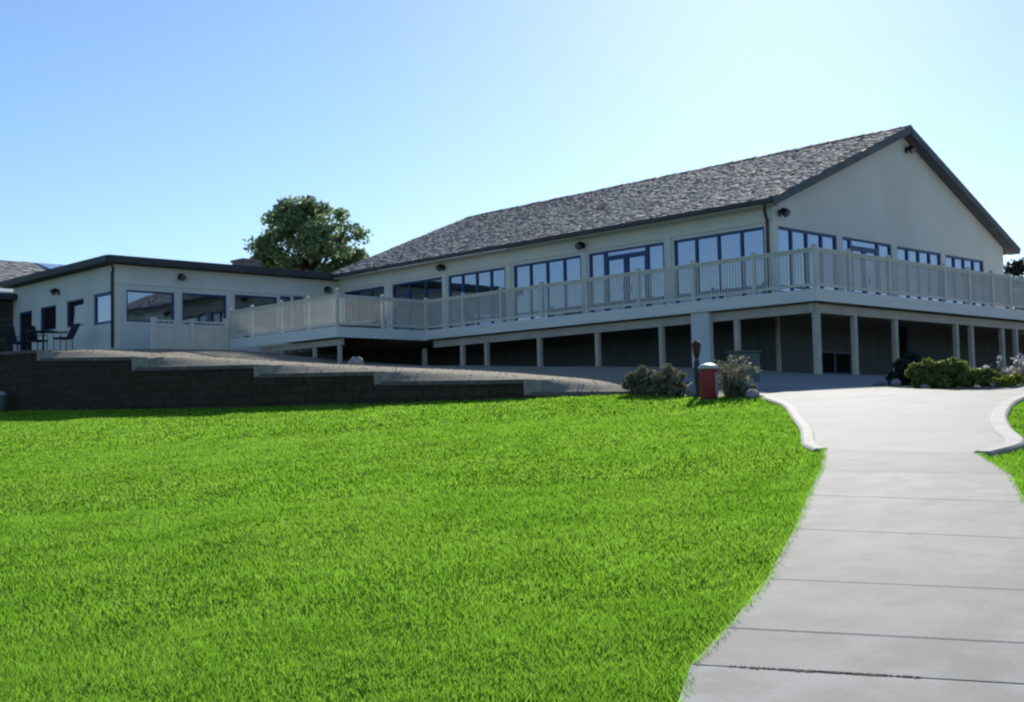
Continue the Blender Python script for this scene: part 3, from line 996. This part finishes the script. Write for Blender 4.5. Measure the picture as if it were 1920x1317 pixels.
# ------------------------------------------------------------------ deck
deck = empty('deck', 'raised timber deck with pale picket railing wrapped round the clubhouse', 'deck')
X0, Y0, X1 = 26.576, 16.954, 52.0
XBp, YB, YBE = 22.88, 32.3, 38.94
df = MB()
df.box(X0 + 0.04, X1, Y0 + 0.04, YG - 0.05, FL - 0.05, FL - 0.002)
df.box(X0 + 0.04, XF - 0.05, YG - 0.05, 41.6, FL - 0.05, FL - 0.002)
df.box(XBp + 0.04, X0 + 0.04, YB + 0.04, YBE - 0.02, FL - 0.05, FL - 0.002)
df.build('deck_floor', M['floor'], deck)
rim = MB()
rim.box(X0 - 0.02, X1, Y0 - 0.02, Y0 + 0.03, 2.90, FL + 0.012)
rim.box(X0 - 0.02, X0 + 0.03, Y0 + 0.031, YB - 0.021, 2.90, FL + 0.012)
rim.box(XBp - 0.02, X0 + 0.03, YB - 0.02, YB + 0.03, 2.87, FL + 0.010)
rim.box(XBp - 0.02, XBp + 0.03, YB + 0.031, YBE, 2.87, FL + 0.010)
rim.build('rim_board', M['rim'], deck)
jb = MB()   # joists behind the rim, seen from below
for y in np.arange(17.6, 41, 0.61):
    jb.box(X0 + 0.06, XF - 0.01, y - .02, y + .02, 2.93, 3.145)
for x in np.arange(30, 51.5, 0.61):
    jb.box(x - .02, x + .02, Y0 + 0.06, YG - 0.01, 2.93, 3.145)
jb.build('joist', M['beam'], deck)
bm2 = MB()
for (p, q) in (((X0 + .28, Y0 + .15), (X0 + .28, YB - .1)), ((X0 + .15, Y0 + .28), (X1, Y0 + .28))):
    bm2.bar((*p, 2.745), (*q, 2.745), 0.12, 0.23)
bm2.bar((XBp + .28, YB + .1, 2.735), (XBp + .28, 37.2, 2.735), 0.12, 0.2)
bm2.build('beam', M['beam'], deck)

def sup(x, y, w=0.14, m='beam', top=2.628):
    b = MB()
    g = G(x, y)
    b.box(x - w / 2, x + w / 2, y - w / 2, y + w / 2, g - 0.15, top)
    bevel(b.build('support_post', M[m], deck), 0.012, 1)
PX, PY = X0 + .28, Y0 + .28
for y in (19.6, 22.2, 24.65, 27.1, 29.55, 30.75, 32.75):
    sup(PX, y)
sup(PX - 0.04, PY - 0.1, 0.16)
for x in (28.75, 30.85, 34.35, 35.3, 37.35, 38.3, 41, 43.5):
    sup(x, PY)
for y in (32.55, 33.95, 35.9):
    sup(XBp + .28, y, 0.12, top=2.633)
pl_ = MB()
pl_.box(X0 + 0.05, X0 + 0.24, 20.36, 20.98, G(X0 + .3, 20.6) - .2, 2.897)
bevel(pl_.build('pillar', M['pillar'], deck), 0.015, 1)

def rail_post(x, y, h=1.095, w=0.10, m='rail'):
    b = MB()
    b.box(x - w / 2, x + w / 2, y - w / 2, y + w / 2, FL + 0.013, FL + h)
    o = b.build('rail_post', M[m], deck)
    c = MB()
    t = w / 2 + 0.012
    z = FL + h
    c.box(x - t, x + t, y - t, y + t, z, z + 0.025)
    c.add([(x - t + .01, y - t + .01, z + .025), (x + t - .01, y - t + .01, z + .025), (x + t - .01, y + t - .01, z + .025), (x - t + .01, y + t - .01, z + .025), (x, y, z + .055)],
          [(0, 1, 4), (1, 2, 4), (2, 3, 4), (3, 0, 4)])
    c.build('post_cap', M['rail'], o)

def rail_panel(p, q, parent=None, zb=FL, top=1.05, solid=False):
    p, q = Vector((*p, 0)), Vector((*q, 0))
    d = (q - p)
    L = d.length
    d.normalize()
    a, b = p + d * 0.056, q - d * 0.056
    m = MB()
    m.bar((a.x, a.y, zb + top - 0.02), (b.x, b.y, zb + top - 0.02), 0.09, 0.045)
    m.bar((a.x, a.y, zb + top - 0.075), (b.x, b.y, zb + top - 0.075), 0.045, 0.06)
    m.bar((a.x, a.y, zb + 0.12), (b.x, b.y, zb + 0.12), 0.045, 0.07)
    n = max(2, int(round((L - 0.11) / 0.088)))
    for k in range(1, n):
        t = a + (b - a) * (k / n)
        m.bar((t.x, t.y, zb + 0.158), (t.x, t.y, zb + top - 0.107), 0.025, 0.030, up=(d.x, d.y, 0))
    return m.build('railing_panel', M['rail'], parent or deck)

ly = [Y0 + .04, 18.83, 20.83, 22.8, 24.81, 26.7, 28.56, 30.4, YB + .03]
lp = [(X0 + .035, y) for y in ly]
rp = [(X0 + .035, Y0 + .04)] + [(x, Y0 + .04) for x in (28.2, 29.2, 30.2, 31.7, 33.3, 34.8, 36.3, 37.5, 39.2, 41, 43, 45, 47, 49, 51.9)]
bp = [(X0 + .035, YB + .03), (24.75, YB + .03), (XBp + .04, YB + .03)]
sp = [(XBp + .04, YB + .03)] + [(XBp + .04, y) for y in (34.0, 35.6, 37.45, YBE - .06)]
for k, chain in enumerate((lp, rp, bp, sp)):
    for i, p in enumerate(chain):
        if i == 0 and k:
            continue
        if chain is rp and i in (2, 4):
            continue
        tall = 1.2 if (abs(p[0] - XBp) < .1 and abs(p[1] - YB) < .1) else 1.095
        rail_post(*p, h=tall)
    ch_ = [p for i, p in enumerate(chain) if not (chain is rp and i in (2, 4))]
    for i in range(len(ch_) - 1):
        rail_panel(ch_[i], ch_[i + 1])
sk = MB()  # added dark boards that block the bright sky gap below the deck
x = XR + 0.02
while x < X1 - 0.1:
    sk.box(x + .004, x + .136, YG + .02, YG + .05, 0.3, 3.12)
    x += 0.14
sk.build('gap_screen_boards', M['basement'], deck)
place(deck, (X0, Y0, 1.0))

# ------------------------------------------------------------------ low boarded fence at the deck's far end
fe = empty('board_fence', 'low pale boarded fence with open slats on top between wing and deck', 'fence')
def fpost(x, zt):
    b = MB()
    g = G(x, YBE)
    b.box(x - .07, x + .07, YBE - .07, YBE + .07, g - .2, zt)
    o = b.build('fence_post', M['rail'], fe)
    c = MB()
    c.box(x - .09, x + .09, YBE - .09, YBE + .09, zt, zt + .03)
    c.build('post_cap', M['rail'], o)
fpost(19.95, 3.86)
fpost(21.4, 3.86)
fpost(22.74, 3.92)
for (a, b) in ((20.02, 21.33), (21.47, 22.67)):
    m = MB()
    g = min(G(a, YBE), G(b, YBE))
    x = a
    while x < b - 0.02:
        x2 = min(x + 0.14, b)
        m.box(x + .003, x2 - .003, YBE - .02, YBE + .02, g + 0.02, 3.56)
        x = x2
    m.box(a, b, YBE - .035, YBE + .035, 3.562, 3.63)
    m.box(a, b, YBE - .04, YBE + .04, 3.76, 3.82)
    x = a + .12
    while x < b - .05:
        m.box(x - .02, x + .02, YBE - .015, YBE + .015, 3.632, 3.758)
        x += .19
    m.build('fence_panel', M['rail'], fe)
place(fe, (21.4, YBE, G(21.4, YBE)))

# ------------------------------------------------------------------ rear stone house
rh = empty('stone_house', 'brown stone house with weathered shake roof at far left edge', 'house')
m = MB()
m.box(17.4, XW - 0.01, YWE + 0.0, 58, 2.5, 5.5)
m.build('wall', M['fieldstone'], rh)
m = MB()
m.box(17.0, XW + 0.45, YWE - 0.45, 53.6, 5.51, 5.74)
m.build('eave', M['gutter'], rh)
m = MB()
m.add([(17.0, YWE - .44, 5.745), (27.5, YWE - .44, 5.745), (27.5, 54.1, 6.5), (17.0, 54.1, 6.5), (17.0, YWE + .4, 5.745), (27.5, YWE + .4, 5.745), (27.5, 54.1, 6.3), (17.0, 54.1, 6.3)],
      [(0, 1, 2, 3), (4, 7, 6, 5), (0, 4, 5, 1), (1, 5, 6, 2), (3, 7, 4, 0)])
m.build('porch_roof', M['white'], rh)
m = MB()
m.box(17.0, 27.5, 54.2, 64, 3.0, 6.5)
m.build('upper_wall', M['fieldstone'], rh)
m = MB()
rx0, rx1 = 16.4, 28.2
m.add([(rx0, 53.9, 6.6), (rx1, 53.9, 6.6), (rx1, 60, 8.42), (rx0, 60, 8.42), (rx1, 66, 6.6), (rx0, 66, 6.6),
       (rx0, 53.9, 6.45), (rx1, 53.9, 6.45), (rx1, 66, 6.45), (rx0, 66, 6.45)],
      [(0, 1, 2, 3), (3, 2, 4, 5), (6, 9, 8, 7), (0, 6, 7, 1), (5, 4, 8, 9), (1, 7, 8, 4, 2), (0, 3, 5, 9, 6)])
hr = m.build('roof', M['shakedark'], rh)
def house_pt(s, x, lift=0.0):
    return Vector((x, 53.9 + 6.1 * s, 6.6 + 1.82 * s + lift))
sh = MB()
shakes(sh, house_pt, 16, 17.0, 28.2, 0.15, 0.45)
sh.build('shake', M['shake'], hr)
m = MB()
def hp(s, x, l):
    return house_pt(s, x, l)
a_, b_ = 24.3, 26.6
m.add([hp(.42, a_, .1), hp(.42, b_, .1), hp(.9, b_, .1), hp(.9, a_, .1), hp(.42, a_, .02), hp(.42, b_, .02), hp(.9, b_, .02), hp(.9, a_, .02)],
      [(0, 1, 2, 3), (0, 4, 5, 1), (1, 5, 6, 2), (2, 6, 7, 3), (3, 7, 4, 0)])
m.build('skylight', M['skylight'], hr)
place(rh, (18.6, YWE, 2.9))

# ------------------------------------------------------------------ foliage helpers
def leaf_quads(C, R, n, size, seed, flat=0.75, up=0.0):
    """n leaf quads round every clump centre"""
    r = np.random.default_rng(seed)
    k = len(C)
    P = r.normal(size=(k, n, 3))
    P /= np.linalg.norm(P, axis=2, keepdims=True)
    P *= (r.uniform(0, 1, (k, n, 1)) ** 0.45) * np.asarray(R).reshape(-1, 1, 1)
    P[..., 2] *= flat
    P = (P + np.asarray(C)[:, None]).reshape(-1, 3)
    N = len(P)
    a = r.normal(size=(N, 3))
    a[:, 2] += up
    a /= np.linalg.norm(a, axis=1, keepdims=True)
    b = np.cross(a, r.normal(size=(N, 3)))
    b /= np.linalg.norm(b, axis=1, keepdims=True)
    s = size * r.uniform(0.6, 1.3, (N, 1))
    a, b = a * s, b * s * 0.55
    V = np.stack([P - a, P + b, P + a, P - b], 1).reshape(-1, 3)
    return V, np.arange(N * 4).reshape(-1, 4)

def tree(label, base, zc, rx_, rz_, nclump, cr, nleaf, size, seed, m='leaf', trunk_r=0.35, group=None, squash=0.25, name='broadleaf_tree'):
    root = empty(name, label, 'tree', group)
    r = np.random.default_rng(seed)
    base = Vector(base)
    C, R = [], []
    while len(C) < nclump:
        d = r.normal(size=3)
        d /= np.linalg.norm(d)
        if d[2] < -0.85:
            continue
        rad = r.uniform(0.45, 1.0) ** 0.6
        lump = 1 + squash * math.sin(3.1 * d[0] + 2 * d[2] + seed) * math.cos(2.7 * d[1] + seed * 2)
        c = np.array([d[0] * rx_, d[1] * rx_, d[2] * rz_]) * rad * lump
        C.append((base.x + c[0], base.y + c[1], zc + c[2]))
        R.append(cr * r.uniform(0.6, 1.25))
    V, F = leaf_quads(C, R, nleaf, size, seed)
    np_mesh('crown', V, F, M[m], root)
    t = MB()
    fork = Vector((base.x, base.y, zc - rz_ * 0.75))
    t.tube([base - Vector((0, 0, .3)), base + (fork - base) * .5 + Vector((.1, .05, 0)), fork, fork + Vector((0.1, 0, rz_ * .7)), fork + Vector((0, 0.1, rz_ * 1.3))],
           [trunk_r * 1.15, trunk_r * .85, trunk_r * .7, trunk_r * .4, trunk_r * .12], 10)
    for i in range(0, nclump, 2):
        c = Vector(C[i])
        s0 = fork + Vector((0, 0, r.uniform(0, rz_ * .6)))
        mid = s0.lerp(c, .5) + Vector((r.normal() * .15, r.normal() * .15, .12))
        t.tube([s0, mid, c], [trunk_r * .3, trunk_r * .17, trunk_r * .05], 6)
    t.build('trunk', M['bark'], root, smooth=True)
    place(root, base)
    return root

tree('round dark green broadleaf tree rising behind the low wing beside the chimney', (40.75, 60.0, G(40.75, 60)), 10.35, 3.4, 2.95, 140, 0.70, 105, 0.15, 5, squash=0.10)
tree('distant treetop barely peeking over the low wing roof', (30.5, 58.5, G(30.5, 58.5)), 7.75, 1.5, 0.7, 16, 0.42, 120, 0.1, 8, 'leaf_far', 0.12)
tree('small dark tree beyond the right end of the deck', (83.5, 38.0, G(83, 38)), 8.2, 1.6, 2.0, 18, 0.8, 160, 0.16, 9, 'darkbush', 0.2)

def bush(name, label, parts, m, n, size, seed, stems=True, cat='shrub', group=None, flat=0.8, up=0.0):
    """parts: list of (x, y, radius, height) mounds on the ground"""
    root = empty(name, label, cat, group)
    r = np.random.default_rng(seed)
    C, R = [], []
    st = MB()
    for (x, y, rad, h) in parts:
        g = G(x, y)
        k = 15
        for i in range(k):
            a = r.uniform(0, 2 * np.pi)
            q = rad * 0.75 * math.sqrt(r.uniform(0, 1))
            zz = g + h * (0.1 + 0.72 * r.uniform(0, 1) * (1 - 0.55 * (q / rad) ** 2))
            p = (x + q * math.cos(a), y + q * math.sin(a), zz)
            C.append(p)
            R.append(rad * r.uniform(0.3, 0.5))
            st.tube([(x + q * .2 * math.cos(a), y + q * .2 * math.sin(a), g - 0.03), p], [0.018, 0.006], 5)
    V, F = leaf_quads(C, R, n, size, seed, flat, up)
    np_mesh('foliage', V, F, M[m], root)
    st.build('stem', M['bark'], root)
    place(root, (parts[0][0], parts[0][1], G(parts[0][0], parts[0][1])))
    return root

def tussock(name, label, spots, m, n, h, w, seed, spread=0.35, plume=None, plume_p=0.15, cat='plant'):
    """clump of long arching leaves"""
    root = empty(name, label, cat)
    r = np.random.default_rng(seed)
    mb, pb = MB(), MB()
    for (x, y, k) in spots:
        g = G(x, y)
        for i in range(int(n * k)):
            a = r.uniform(0, 2 * np.pi)
            q = spread * 0.35 * math.sqrt(r.uniform(0, 1))
            hh = h * k * r.uniform(0.55, 1.1)
            out = spread * r.uniform(0.2, 1.1)
            b0 = Vector((x + q * math.cos(a), y + q * math.sin(a), g - .02))
            d = Vector((math.cos(a), math.sin(a), 0))
            s = Vector((-math.sin(a), math.cos(a), 0)) * w / 2
            p1 = b0 + d * out * .35 + Vector((0, 0, hh * .65))
            p2 = b0 + d * out + Vector((0, 0, hh * r.uniform(.75, 1.0)))
            mb.add([b0 - s, b0 + s, p1 + s * .8, p1 - s * .8, p2], [(0, 1, 2, 3), (3, 2, 4)])
            if plume and r.uniform() < plume_p:
                t = p2
                for j in range(9):
                    o = Vector(r.normal(size=3) * 0.035)
                    e = Vector(r.normal(size=3) * 0.03)
                    f = Vector(r.normal(size=3) * 0.03)
                    pb.add([t + o, t + o + e, t + o + e + f, t + o + f], [(0, 1, 2, 3)])
    mb.build('leaf_clump', M[m], root)
    if plume:
        pb.build('blossom', M[plume], root)
    place(root, (spots[0][0], spots[0][1], G(spots[0][0], spots[0][1])))
    return root

# shrubs round the bin and the lamp
bush('sage_shrub', 'grey green feathery shrub at the right end of the retaining wall', [(19.05, 16.55, .26, .5), (18.9, 16.2, .3, .64), (18.8, 15.85, .27, .6)], 'sage', 150, 0.035, 21)
bush('sage_shrub', 'darker grey green shrub just left of the garden lamp', [(18.85, 15.5, .3, .7), (18.9, 15.2, .22, .5)], 'sage', 150, 0.035, 22)
tussock('ornamental_grass', 'tall pale ornamental grass clump behind the red bin', [(18.8, 13.95, 1.0), (18.65, 13.65, .9)], 'sage', 200, 0.72, 0.012, 23, .3, 'sage', .15)
bush('sage_shrub', 'low silvery shrub right of the red bin at the pavement edge', [(18.45, 13.5, .22, .42), (18.5, 13.3, .15, .28)], 'sage', 140, 0.03, 24)
# bed in front of the deck
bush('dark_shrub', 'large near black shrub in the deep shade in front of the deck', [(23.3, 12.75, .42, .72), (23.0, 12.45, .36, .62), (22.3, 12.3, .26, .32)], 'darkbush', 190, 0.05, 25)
bush('lime_shrub', 'long mounded yellow green shrub in the bed before the deck', [(20.85, 11.15, .27, .62), (20.9, 10.9, .3, .66), (20.95, 10.6, .3, .58), (21.0, 10.3, .29, .44), (21.05, 10.02, .24, .3)], 'limebush', 230, 0.035, 26)
tussock('flowering_plant', 'loose flowering plant with pale blossoms at right of the bed', [(21.4, 9.75, .8), (21.5, 9.5, .9)], 'weed', 34, 0.62, 0.025, 27, .36, 'petal', .2)
bush('yellow_shrub', 'low yellow green groundcover plant at the pavement edge under the flowering plant', [(20.9, 9.5, .2, .2), (20.85, 9.7, .17, .18)], 'yellow', 90, 0.03, 28)

# boulders
def boulder(x, y, r, label, seed, h=0.7, m='boulder', sink=0.25):
    rr = np.random.default_rng(seed)
    mb = MB()
    n, k = 12, 7
    g = G(x, y)
    ph = rr.uniform(0, 6, 4)
    vs, fs = [], []
    for i in range(k + 1):
        th = math.pi * i / k
        for j in range(n):
            a = 2 * math.pi * j / n
            d = Vector((math.sin(th) * math.cos(a), math.sin(th) * math.sin(a), math.cos(th)))
            q = r * (1 + 0.22 * math.sin(2 * a + ph[0]) * math.sin(th) + 0.15 * math.cos(3 * a + ph[1]) * math.sin(2 * th + ph[2]))
            vs.append((x + d.x * q, y + d.y * q, g + r * h * (1 - sink) + d.z * q * h))
    for i in range(k):
        for j in range(n):
            fs.append((i * n + j, (i + 1) * n + j, (i + 1) * n + (j + 1) % n, i * n + (j + 1) % n))
    mb.add(vs, fs)
    tag(mb.build('boulder', M[m], smooth=True), label, 'rock', 'rocks set in the beds')
boulder(18.85, 14.85, .15, 'grey purple rock at the foot of the garden lamp', 31, 1.0)
boulder(18.2, 13.0, .14, 'pale rock beside the silvery shrub at the pavement edge', 32)
boulder(22.4, 12.9, .09, 'small white rock at the bed edge below the near black shrub', 33)
boulder(21.8, 12.2, .11, 'round grey rock just left of the long yellow green shrub', 34)
boulder(20.45, 10.9, .07, 'small pale rock under the middle of the yellow green shrub', 35)
boulder(20.75, 9.75, .08, 'grey rock between the yellow green shrub and the flowering plant', 36)
boulder(20.9, 28.6, .2, 'pale rounded rock on the gravel terrace below the deck corner', 37, .75)

# ------------------------------------------------------------------ bins, lamp, utility box
def bin_(name, x, y, r, h, body, lid, label, panel=None):
    root = empty(name, label, 'waste bin')
    g = G(x, y)
    b = MB()
    b.lathe([(r * .86, 0), (r * .9, .03), (r, h * .5), (r, h - .03), (r * .97, h)], (x, y, g - .01), 24)
    b.build('body', M[body], root, smooth=True)
    l = MB()
    prof = [(r * 1.06, 0), (r * 1.08, .03)] + [(r * 1.06 * math.cos(t), .03 + r * .42 * math.sin(t)) for t in np.linspace(0.15, 1.45, 8)]
    l.lathe(prof, (x, y, g + h - .01), 24)
    l.build('lid', M[lid], root, smooth=True)
    if panel:
        p = MB()
        vs, fs = [], []
        A = np.linspace(*panel, 7)
        for a in A:
            for z in (h * .12, h * .86):
                vs.append((x + math.cos(a) * (r + .012), y + math.sin(a) * (r + .012), g + z))
        for i in range(6):
            fs.append((2 * i, 2 * i + 2, 2 * i + 3, 2 * i + 1))
        p.add(vs, fs)
        p.build('side_panel', M['pink'], root)
    s = MB()
    s.lathe([(r * .9, 0), (r * .9, .05)], (x, y, g - .03), 20)
    s.build('base_ring', M['black'], root)
    place(root, (x, y, g))
    return root
bin_('waste_bin', 18.05, 13.85, .175, .56, 'red', 'white', 'red round waste bin with white domed lid beside shrubs', (-1.8, -1.3))
bin_('waste_bin', 13.2, 35.1, .26, .48, 'greygreen', 'white', 'grey green bin with white domed lid cut by left picture edge')

gl = empty('garden_lamp', 'slim dark garden lamp post with flared brown head beside the red bin', 'lamp')
x, y = 18.62, 14.55
g = G(x, y)
b = MB()
b.lathe([(.06, 0), (.06, .06), (.035, .1), (.05, .35), (.06, .62), (.045, .72), (.04, .74)], (x, y, g - .02), 14)
b.build('post', M['lampgreen'], gl, smooth=True)
b = MB()
b.lathe([(.035, .70), (.06, .80), (.085, .93), (.085, .97)], (x, y, g + .03), 14)
b.build('lantern', M['lampbrown'], gl, smooth=True)
b = MB()
b.lathe([(.1, 0), (.1, .015), (.05, .06), (.02, .08)], (x, y, g + 1.002), 14)
b.build('lamp_cap', M['lampbrown'], gl)
place(gl, (x, y, g))

ub = empty('utility_box', 'dull green utility box standing before the deck posts', 'utility box')
x, y = 22.55, 16.3
g = G(x, y)
b = MB()
b.box(x - .32, x + .32, y - .2, y + .2, g - .05, g + .66)
bevel(b.build('cabinet', M['utility'], ub), .02, 2)
b = MB()
b.box(x - .35, x + .35, y - .23, y + .23, g + .662, g + .70)
b.build('lid', M['utility'], ub)
b = MB()
b.box(x - .28, x + .28, y - .212, y - .202, g + .06, g + .6)
b.build('door', M['utility'], ub)
place(ub, (x, y, g))

# ------------------------------------------------------------------ patio furniture by the wing
def chair(x, y, rot, label, recline=0.25):
    root = empty('patio_chair', label, 'chair', 'dark patio chairs by the low wing')
    def bx(name, x0, x1, y0, y1, z0, z1, m='black', tilt=0.0):
        b = MB()
        b.box(x0, x1, y0, y1, 0, z1 - z0)
        o = b.build(name, M[m], root)
        o.location = (0, 0, z0)
        o.rotation_euler = (tilt, 0, 0)
        bevel(o, .012, 2)
        return o
    bx('seat', -.26, .26, -.26, .26, .40, .47, 'navy')
    o = bx('backrest', -.26, .26, -.025, .035, 0, .58, 'navy', -recline)
    o.location = (0, .25, .46)
    for sx in (-.24, .24):
        for sy in (-.23, .23):
            b = MB()
            b.tube([(sx, sy, 0), (sx, sy, .41)], .016, 6)
            b.build('leg', M['black'], root)
        b = MB()
        b.tube([(sx * 1.08, -.24, .40), (sx * 1.08, -.24, .64), (sx * 1.08, .27, .66)], .018, 6)
        b.build('armrest', M['black'], root)
    root.location = (x, y, G(x, y))
    root.rotation_euler = (0, 0, rot)
chair(18.3, 46.6, 1.9, 'dark patio chair nearest the stone house')
chair(18.5, 45.2, .4, 'dark patio chair left of the round table')
chair(18.55, 43.05, -1.5, 'dark patio chair with leaning backrest under the third side window', .45)
tb = empty('patio_table', 'dark round patio table before the low wing side door', 'table')
b = MB()
b.lathe([(.52, .69), (.55, .70), (.55, .72), (.52, .73)], (0, 0, 0), 24)
b.build('tabletop', M['black'], tb)
b = MB()
b.lathe([(.26, 0), (.24, .03), (.04, .06), (.035, .69)], (0, 0, 0), 14)
b.build('pedestal', M['black'], tb)
tb.location = (18.3, 44.2, G(18.3, 44.2))

# potted yellow plant on the deck corner
pp = empty('potted_plant', 'potted yellow green plant behind pickets at the left deck corner', 'plant')
b = MB()
b.lathe([(.15, 0), (.2, .22), (.22, .24)], (23.25, 38.2, FL), 16)
b.build('pot', M['pot'], pp)
V, F = leaf_quads([(23.2, 38.1, FL + .36), (23.3, 38.4, FL + .34), (23.2, 37.9, FL + .3), (23.15, 38.6, FL + .28)], [.2, .2, .16, .14], 160, .04, 41)
np_mesh('foliage', V, F, M['yellow'], pp)
place(pp, (23.25, 38.2, FL))
